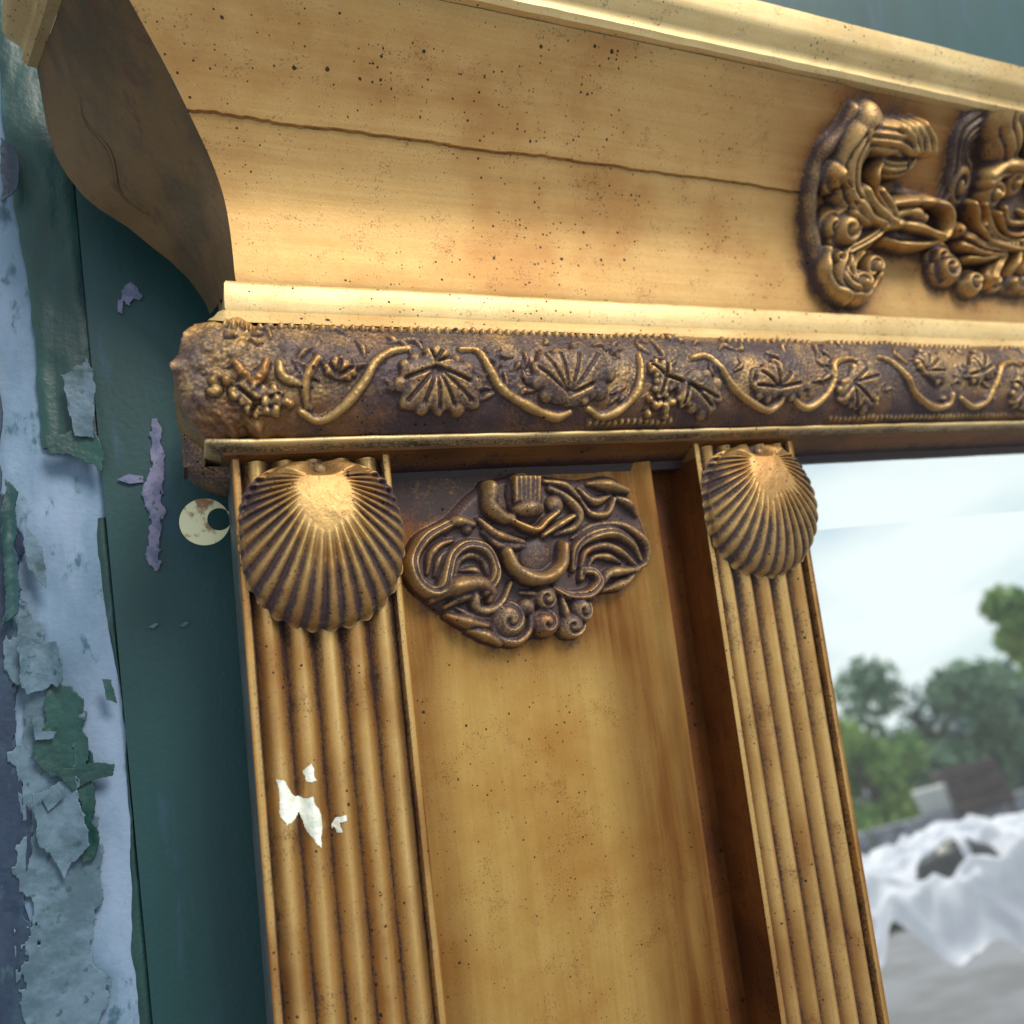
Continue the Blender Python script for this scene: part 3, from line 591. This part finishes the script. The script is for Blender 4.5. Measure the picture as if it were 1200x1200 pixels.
cparts = C_.build(pan_map, {'*': M_rel, 'ground': M_panel}, None, lift=.95, amp=.17, cav=2.2, extra=halo_shade, tone=ptone)
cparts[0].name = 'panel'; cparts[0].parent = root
cparts[cart].parent = root
for k, o in cparts.items():
    if k not in (0, cart): o.parent = cparts[cart]

# --- body behind, recess, glass
box('recess_board', 3.20, 3.562, .405, .46, -13, 1.0, M_red, root)
V = [(3.545, y, z) for z in (1.0, -4, -13) for y in (.012, .15, .3, .42)]; link('recess_side', mesh('recess_side', V, gridfaces(3, 4)), M_red, root)
V = [(3.226, y, z) for z in (1.0, -4, -13) for y in (.20, .3, .41)]; link('recess_side', mesh('recess_side', V, gridfaces(3, 3)), M_red, root)
box('back_board', .02, XE-.1, .47, .70, -13, 4.2, M_raw, root)
box('side_board', -.008, .035, .075, .70, -13, 1.12, M_side, root, .008)
box('base_rail', -.1, XE, -.15, .70, -13.05, -12.5, M_pil, root, .02)
V = [(4.40, GLASS_Y, .345), (14.5, GLASS_Y, .345), (14.5, GLASS_Y, -12.6), (4.40, GLASS_Y, -12.6)]; gl = link('mirror_glass', mesh('mirror_glass', V, [(0, 3, 2, 1)], smooth=False), M_glass, root)
V = [(4.40, GLASS_Y, .345), (14.5, GLASS_Y, .345), (14.5, GLASS_Y-.040, .97), (4.40, GLASS_Y-.040, .97)]; link('bevelled_edge', mesh('bevelled_edge', V, [(0, 1, 2, 3)], smooth=False), M_glass, gl)
# hanging plate: brass disc with a hole, fixed to the back edge
bm = bmesh.new(); n = 40; c0 = onY(240, 612, .69); h0 = onY(257, 609, .69); ro, ri = .165, .080; rings = []
for y in (.665, .69):
    rings.append([bm.verts.new(Vector((c0[0]+ro*math.cos(2*math.pi*i/n), y, c0[2]+ro*math.sin(2*math.pi*i/n)))*U) for i in range(n)])
    rings.append([bm.verts.new(Vector((h0[0]+ri*math.cos(2*math.pi*i/n), y, h0[2]+ri*math.sin(2*math.pi*i/n)))*U) for i in range(n)])
for i in range(n):
    j = (i+1) % n
    bm.faces.new((rings[0][i], rings[0][j], rings[1][j], rings[1][i])); bm.faces.new((rings[2][j], rings[2][i], rings[3][i], rings[3][j]))
    bm.faces.new((rings[0][j], rings[0][i], rings[2][i], rings[2][j])); bm.faces.new((rings[1][i], rings[1][j], rings[3][j], rings[3][i]))
bmesh.ops.recalc_face_normals(bm, faces=bm.faces[:]); me = bpy.data.meshes.new('hanging_plate'); bm.to_mesh(me); bm.free(); link('hanging_plate', me, M_brass, root)

# ------------------------------------------------------------------ THE DOOR behind
door = empty('painted_door', ROOT_M)
tag(door, 'old teal and pale blue wooden door with peeling paint behind the mirror', 'door')
DY = 1.25
def line_at(y, a, b_):
    p, q = onY(*a, y), onY(*b_, y); k = (q[0]-p[0])/(q[2]-p[2]); return lambda z: p[0]+(z-p[2])*k
edge_x = line_at(DY, (90, 240), (165, 1048))
ZT = float(onY(85, 520, DY)[2])
def strip(name, xl, xr, y, z0, z1, m, thick=.06, nz=160, nx=14, rel=.0, par=door, ragl=0.0, ragr=0.0, seed=0.0):
    V = []; zs = np.linspace(z0, z1, nz)
    for z in zs:
        a, b_ = xl(z)+ragl*(float(fbm(z*1.7+seed, seed, 5))-.5), xr(z)+ragr*(float(fbm(z*2.3+seed, seed+7, 5))-.5)
        b_ = max(b_, a+.01); row = [(a, y+thick, z)]
        for i, t in enumerate(np.linspace(0, 1, nx)):
            x = a+(b_-a)*t; row.append((x, y+rel*(float(fbm(x*9+seed, z*3, 4))-.5) + (.012 if i in (0, nx-1) else 0), z))
        row.append((b_, y+thick, z)); V += row
    return link(name, mesh(name, V, gridfaces(nz, nx+2), None, True, 50), m, par)
strip('door_stile', edge_x, lambda z: 17.0, DY, -13, 9, M_teal, .25, 120, 40, .01)
strip('pale_board', lambda z: -2.3, lambda z: edge_x(z)-.004, DY+.075, -13, 9, M_pale, .2, 260, 30, .05)
tl = line_at(DY+.025, (20, 230), (57, 520))
strip('trim_bead', lambda z: tl(z)-.02, lambda z: edge_x(z)-.012, DY+.025, ZT-.02, 9, M_green, .06, 200, 12, .045, ragl=.10, seed=3)
strip('far_board', lambda z: -6, line_at(DY+.03, (2, 560), (30, 1048)), DY+.03, -13, 9, M_navy, .2, 200, 20, .05, ragr=.14, seed=5)
strip('edge_paint', lambda z: edge_x(z)-.05-.03*math.sin(z*2.1), lambda z: edge_x(z)-.006, DY+.06, -4.4, 1.0, M_green, .02, 160, 4, .01, ragl=.09, seed=11)
def flake(name, pts, y, m, curl=0.0, rag=.03, parent=door, thick=.006, seed=0.0, fq=7):
    P = np.array([(lambda q: (q[0], q[2]))(onY(a, b, y)) for a, b in pts]); lo, hi = P.min(0)-.03, P.max(0)+.03; nu, nv = (200, 320) if hi[1]-lo[1] > 2.2 else (80, 110)
    Ug, Vg = np.meshgrid(np.linspace(lo[0], hi[0], nu), np.linspace(lo[1], hi[1], nv), indexing='ij'); ins = np.zeros(Ug.shape, bool)
    Un = Ug+rag*2*(fbm(Ug*fq+seed, Vg*fq*.7, 4)-.5); Vn = Vg+rag*2*(fbm(Ug*fq+seed+5, Vg*fq*.7+3, 4)-.5)
    for a, b in zip(P, np.roll(P, -1, 0)):
        c = (a[1] > Vn) != (b[1] > Vn)
        with np.errstate(divide='ignore', invalid='ignore'): ins ^= c & (Un < (b[0]-a[0])*(Vn-a[1])/(b[1]-a[1])+a[0])
    t = (Ug-lo[0])/(hi[0]-lo[0]); Y = y-thick-curl*(2*t-1)**2*(.5+.8*fbm(Ug*5+seed, Vg*5, 2))-.012*fbm(Ug*12, Vg*12, 3)
    F = gridfaces(nu, nv); f = F[ins.ravel()[F].all(1)]
    if len(f) == 0: return
    V = np.stack([Ug, Y, Vg], -1).reshape(-1, 3); ids, inv = np.unique(f, return_inverse=True)
    o = link(name, mesh(name, V[ids], inv.reshape(-1, 4)), m, parent); s_ = o.modifiers.new('thickness', 'SOLIDIFY'); s_.thickness = thick*U; s_.offset = 1 if curl < 0 else -1
Yp = DY+.05
flake('paint_chip', [(141, 340), (150, 330), (160, 338), (168, 346), (158, 352), (152, 362), (142, 355)], DY-.004, M_lilac, 0, .035, fq=16, seed=1)
flake('paint_chip', [(138, 352), (144, 352), (144, 368), (138, 366)], DY-.004, M_lilac, 0, .01, seed=2)
flake('paint_chip', [(176, 495), (184, 492), (192, 520), (196, 560), (188, 610), (190, 660), (180, 672), (170, 655), (174, 600), (166, 580), (178, 545)], DY-.004, M_lilac, 0, .05, fq=13, seed=3)
flake('paint_chip', [(136, 563), (150, 556), (168, 558), (168, 566), (152, 568)], DY-.004, M_lilac, 0, .01, seed=4)
for k, (a, b) in enumerate(((180, 733), (216, 731))):
    flake('paint_nick', [(a-6, b+2), (a+2, b-3), (a+7, b-2), (a, b+4)], DY-.004, M_curl, 0, .006, seed=20+k)
for k, (pts, m, cu, rg) in enumerate((
    ([(-30, 560), (14, 575), (26, 700), (22, 860), (34, 1000), (44, 1240), (-40, 1240)], M_navy, .02, .10),
    ([(18, 690), (62, 735), (84, 820), (92, 900), (106, 960), (112, 1090), (130, 1240), (30, 1240), (22, 900), (14, 780)], M_curl, .03, .16),
    ([(52, 800), (92, 822), (100, 905), (64, 918), (40, 870)], M_green, .05, .12), ([(84, 868), (104, 890), (112, 1000), (92, 1010)], M_green, .04, .08),
    ([(36, 925), (88, 912), (108, 985), (76, 1030), (40, 990)], M_curl, .10, .10), ([(24, 745), (66, 752), (70, 806), (30, 812)], M_curl, .08, .10),
    ([(60, 900), (132, 894), (130, 908), (84, 926)], M_green, .05, .03),
    ([(4, 560), (22, 580), (22, 720), (8, 735)], M_teal, .05, .04), ([(122, 795), (134, 797), (138, 826), (126, 822)], M_green, .01, .04),
    ([(50, 508), (112, 510), (118, 556), (106, 545), (60, 528)], M_green, .02, .06), ([(30, 610), (52, 640), (56, 690), (36, 668)], M_curl, .01, .05),
    ([(0, 160), (18, 175), (20, 225), (0, 235)], M_navy, .03, .04), ([(74, 440), (106, 420), (112, 512), (84, 512)], M_curl, .01, .06))):
    flake('paint_flake', pts, Yp-(.02+.01*k if k > 1 else 0), m, cu, rg, seed=40+k*3)
flake('curled_shaving', [(38, 838), (46, 838), (50, 858), (66, 860), (62, 868), (42, 868)], Yp-.09, M_curl, .05, .02, seed=90)
flake('curled_shaving', [(50, 935), (74, 922), (76, 932), (56, 950)], Yp-.09, M_curl, .05, .02, seed=93)

# ------------------------------------------------------------------ OUTDOORS, seen in the glass
def simple(name, col, rough=.7, c2=None, scale=4.0): return paint(name, [col, c2 or tuple(x*.7 for x in col)], scale, rough, fine=40)
M_ground = simple('ground', (.21, .21, .235), .85, (.13, .125, .13), 1.5)
gs = 300; V = [(x, y, 0) for x in np.linspace(-gs, gs, 41) for y in np.linspace(-gs, gs, 41)]
tag(link('ground', mesh('ground', V, gridfaces(41, 41), scale=1), M_ground), kind='structure')
M_bark = simple('bark', (.09, .065, .045), .9)
def leafmat(name, a, b_):
    m, nt, bb, L = mat(name); oi = nd(nt, 'ShaderNodeTexCoord'); L(mixc(nt, rngmap(nt, noise(nt, oi.outputs['Object'], 1.1, 4), .35, .65), a, b_), bb.inputs['Base Color']); bb.inputs['Roughness'].default_value = .55
    return m
M_l1 = leafmat('foliage_dark', (.14, .26, .15), (.24, .37, .22)); M_l2 = leafmat('foliage_light', (.18, .34, .07), (.33, .45, .09)); M_l3 = leafmat('foliage_blue', (.12, .23, .22), (.18, .30, .27))
def tree(name, base, h, rad, lm, nleaf, lab_, crown_lo=.25, leafs=.12):
    t = empty(name, Matrix.Translation(base)); tag(t, lab_, 'tree', 'trees reflected in the glass'); bm = bmesh.new()
    def limb(p, q, r0, r1):
        d = (q-p); z = d.normalized(); x = z.orthogonal().normalized(); y = z.cross(x); ra = [[bm.verts.new(c+(x*math.cos(a)+y*math.sin(a))*r) for a in np.linspace(0, 2*math.pi, 9)[:-1]] for c, r in ((p, r0), (p*.5+q*.5+x*r0*.3, (r0+r1)/2), (q, r1))]
        for A, B in zip(ra, ra[1:]):
            for i in range(8): bm.faces.new((A[i], A[(i+1) % 8], B[(i+1) % 8], B[i]))
    top = Vector((0, 0, h*.62)); limb(Vector((0, 0, 0)), top, h*.035, h*.018); cl = []
    for i in range(14):
        a = random.uniform(0, 6.28); z = random.uniform(crown_lo, .9)*h; prof = math.sqrt(max(.08, 1-((z/h-(crown_lo+1)/2)/((1-crown_lo)/2))**2)); rr = rad*prof*random.uniform(.35, .8)
        c = Vector((math.cos(a)*rr, math.sin(a)*rr, z)); cl.append((c, rad*random.uniform(.28, .5))); s0 = Vector((0, 0, h*random.uniform(.3, .6))); limb(s0, c, h*.012, h*.004)
    me = bpy.data.meshes.new('trunk'); bm.to_mesh(me); bm.free(); link('trunk', me, M_bark, t)
    k = rng.integers(0, len(cl), nleaf); C = np.array([tuple(cl[i][0]) for i in k]); Rr = np.array([cl[i][1] for i in k]); d = rng.normal(size=(nleaf, 3)); d /= np.linalg.norm(d, axis=1)[:, None]
    P = C+d*(Rr*rng.random(nleaf)**.4)[:, None]*np.array([1, 1, .8]); a = rng.normal(size=(nleaf, 3)); a /= np.linalg.norm(a, axis=1)[:, None]; b_ = np.cross(a, rng.normal(size=(nleaf, 3))); b_ /= np.linalg.norm(b_, axis=1)[:, None]
    s = leafs*rng.uniform(.5, 1.2, nleaf)[:, None]; V = np.stack([P-a*s, P+b_*s*.5, P+a*s, P-b_*s*.5], 1).reshape(-1, 3); F = np.arange(nleaf*4).reshape(-1, 4)
    link('crown', mesh('crown', V, F, None, False, scale=1), lm, t)
def gbase(px, dist, py=900): p = refl(px, py, dist); return Vector((p.x, p.y, 0))
def zat(px, py, dist): return refl(px, py, dist).z
tree('leafy_tree', gbase(1075, 16, 840), zat(1070, 748, 16), 1.75, M_l1, 7000, 'broad dark green tree in the middle of the reflection', .1)
tree('leafy_tree', gbase(1150, 18, 845), zat(1150, 785, 18), 1.5, M_l3, 5000, 'lower blue green tree right of the broad tree in the reflection', .1)
tree('leafy_tree', gbase(1008, 13), zat(1008, 835, 13), .9, M_l2, 4000, 'small yellow green bush beside the right pilaster in the reflection', .05, .09)
tree('leafy_tree', gbase(1216, 12, 735), zat(1216, 662, 12), 0.62, M_l2, 6000, 'tall bright green tree at the right edge of the reflection', .55)
M_wallw = simple('white_render', (.72, .72, .70), .7, (.62, .62, .6)); M_terr = simple('terracotta', (.50, .22, .10), .7); M_win = simple('window_dark', (.03, .035, .04), .2); M_slate = simple('slate', (.16, .17, .20), .7); M_stone = simple('grey_stone', (.30, .31, .37), .85, (.15, .15, .17), 6)
def house(px, dist, wdt, hgt, wallm, lab_):
    b0 = gbase(px, dist); h = empty('small_house', Matrix.Translation(b0) @ Matrix.Rotation(math.radians(45), 4, 'Z')); tag(h, lab_, 'house', 'houses reflected in the glass'); wd = wdt/2
    box('wall', -wd, wd, -1.8, 1.8, -.05, hgt, wallm, h, .01, 1)
    V = [(-wd-.2, -2, hgt+.002), (wd+.2, -2, hgt+.002), (wd+.2, 2, hgt+.002), (-wd-.2, 2, hgt+.002), (-wd-.2, 0, hgt+.45), (wd+.2, 0, hgt+.45)]
    link('roof', mesh('roof', V, [(0, 1, 5, 4), (2, 3, 4, 5), (1, 2, 5), (3, 0, 4), (3, 2, 1, 0)], None, False, scale=1), M_slate, h)
    for sx in (-.55, .55):
        for sy in (-1.81, 1.81): f = box('window', sx*wd-.4, sx*wd+.4, sy-.02, sy+.02, hgt*.4, hgt*.8, M_win, h, .01, 1); 
    box('door', -.4, .4, 1.79, 1.83, 0, min(2, hgt*.8), M_terr, h, .01, 1)
house(1105, 26, 5.5, max(1.0, zat(1105, 872, 26)-.3), M_wallw, 'small white house between the trees in the reflection')
house(1240, 24, 5.0, max(1.6, zat(1240, 835, 24)), M_wallw, 'white house at the right edge of the reflection')
# low stone wall across the yard
wb = gbase(1100, 10); W_ = empty('garden_wall', Matrix.Translation(wb) @ Matrix.Rotation(math.radians(42), 4, 'Z')); tag(W_, 'low grey stone garden wall across the yard in the reflection', 'wall')
sb = None
for r_ in range(2):
    for i in range(16):
        if sb is None:
            o = box('stone', -.24, .24, -.15, .15, -.105, .105, M_stone, W_, .03, 1); sb = o.data
        else: o = link('stone', sb, M_stone, W_)
        o.location = (-4+.5*i+(.25 if r_ else 0), random.uniform(-.02, .02), .10+.215*r_); o.rotation_euler = (0, 0, random.uniform(-.05, .05))
# boxes and slab on the ground in front
def onground(px, py):
    a = refl(px, py, 1.0); b_ = refl(px, py, 2.0); d = b_-a; t = -a.z/d.z if d.z < -1e-3 else 8; return a+d*min(t, 9)
M_brown = simple('brown_card', (.10, .06, .055), .7); M_sheet = paint('white_cloth', [(.74, .74, .80), (.64, .64, .72)], 8, .8, bump=.2, fine=200); M_black = simple('black_plastic', (.012, .012, .014), .35)
p = onground(1152, 950); c = empty('brown_crate', Matrix.Translation(p) @ Matrix.Rotation(.5, 4, 'Z')); tag(c, 'brown crate standing in the yard in the reflection', 'crate')
for z in (.0, .17, .34): box('board', -.3, .3, -.22, .22, z+.01, z+.165, M_brown, c, .01, 1)
p = onground(1118, 962); c = empty('white_slab', Matrix.Translation(p) @ Matrix.Rotation(.9, 4, 'Z')); tag(c, 'pale slab leaning beside the brown crate in the reflection', 'slab')
bx_ = box('slab', -.28, .28, -.03, .03, 0, .42, M_wallw, c, .01, 1); bx_.rotation_euler = (-.35, 0, 0); 
# table with a white sheet, black bag underneath
tp = refl(1120, 1040, 2.4); tzh = refl(1110, 1016, 2.4).z
T_ = empty('garden_table', Matrix.Translation((tp.x, tp.y, 0)) @ Matrix.Rotation(math.radians(48), 4, 'Z')); tag(T_, 'low table under the crumpled white sheet in the reflection', 'table')
M_wood = simple('grey_wood', (.2, .16, .12), .7); hh = tzh-.06
box('table_top', -.6, .6, -.35, .35, hh-.04, hh, M_wood, T_, .005, 1)
for sx in (-.55, .55):
    for sy in (-.3, .3): box('leg', sx-.03, sx+.03, sy-.03, sy+.03, 0, hh-.04, M_wood, T_, .005, 1)
nu, nv = 200, 150; Ug, Vg = np.meshgrid(np.linspace(-.78, .78, nu), np.linspace(-.53, .53, nv), indexing='ij')
ex = np.maximum(np.abs(Ug)-.62, 0)+np.maximum(np.abs(Vg)-.37, 0); Zs = hh+.012+.13*fbm(Ug*3.2+5, Vg*3.2, 3)-.22*np.abs(fbm(Ug*4+Vg*3, Vg*4-Ug*2, 3)-.5)-.10*np.abs(fbm(Ug*9-Vg*5+3, Vg*8+Ug*4, 3)-.5)+.07-1.2*ex+.05*np.sin(Ug*23+Vg*7+4*fbm(Ug*3, Vg*3, 2))*np.clip(ex*9, .15, 1)
Zs = np.maximum(Zs, hh-.20+.03*fbm(Ug*9, Vg*9, 2))
sh = link('white_sheet', mesh('white_sheet', np.stack([Ug, Vg, Zs], -1).reshape(-1, 3), gridfaces(nu, nv), scale=1), M_sheet)
sh.matrix_world = T_.matrix_world; tag(sh, 'crumpled white sheet thrown over the low table in the reflection', 'sheet')

bp_ = refl(1140, 1046, 2.1); bag = empty('black_bag', Matrix.Translation((bp_.x, bp_.y, hh+.05)) @ Matrix.Rotation(.8, 4, 'Z')); tag(bag, 'rounded black bundle with a pale strap on the white sheet in the reflection', 'bag')
bm = bmesh.new(); bmesh.ops.create_uvsphere(bm, u_segments=28, v_segments=18, radius=1)
for v_ in bm.verts:
    x, y, z = v_.co; q_ = 1+.55*(float(fbm(x*2.3+7, y*2.3+z*2+4, 4))-.5); x *= q_; y *= q_; z = max(z*q_, -.35); v_.co = Vector((x*.115*(1-.12*z), y*.085, (z+.35)*.075))
me = bpy.data.meshes.new('body'); bm.to_mesh(me); bm.free(); me.polygons.foreach_set('use_smooth', [True]*len(me.polygons)); link('body', me, M_black, bag)
P = [(0.03, .09*math.cos(a), .02+.095*math.sin(a)) for a in np.linspace(.1, math.pi-.1, 16)]; V = [(x+d, y, z+.0) for x, y, z in P for d in (-.012, .012)]
st_ = link('strap', mesh('strap', V, gridfaces(16, 2), scale=1), M_sheet, bag); sm = st_.modifiers.new('t', 'SOLIDIFY'); sm.thickness = .004
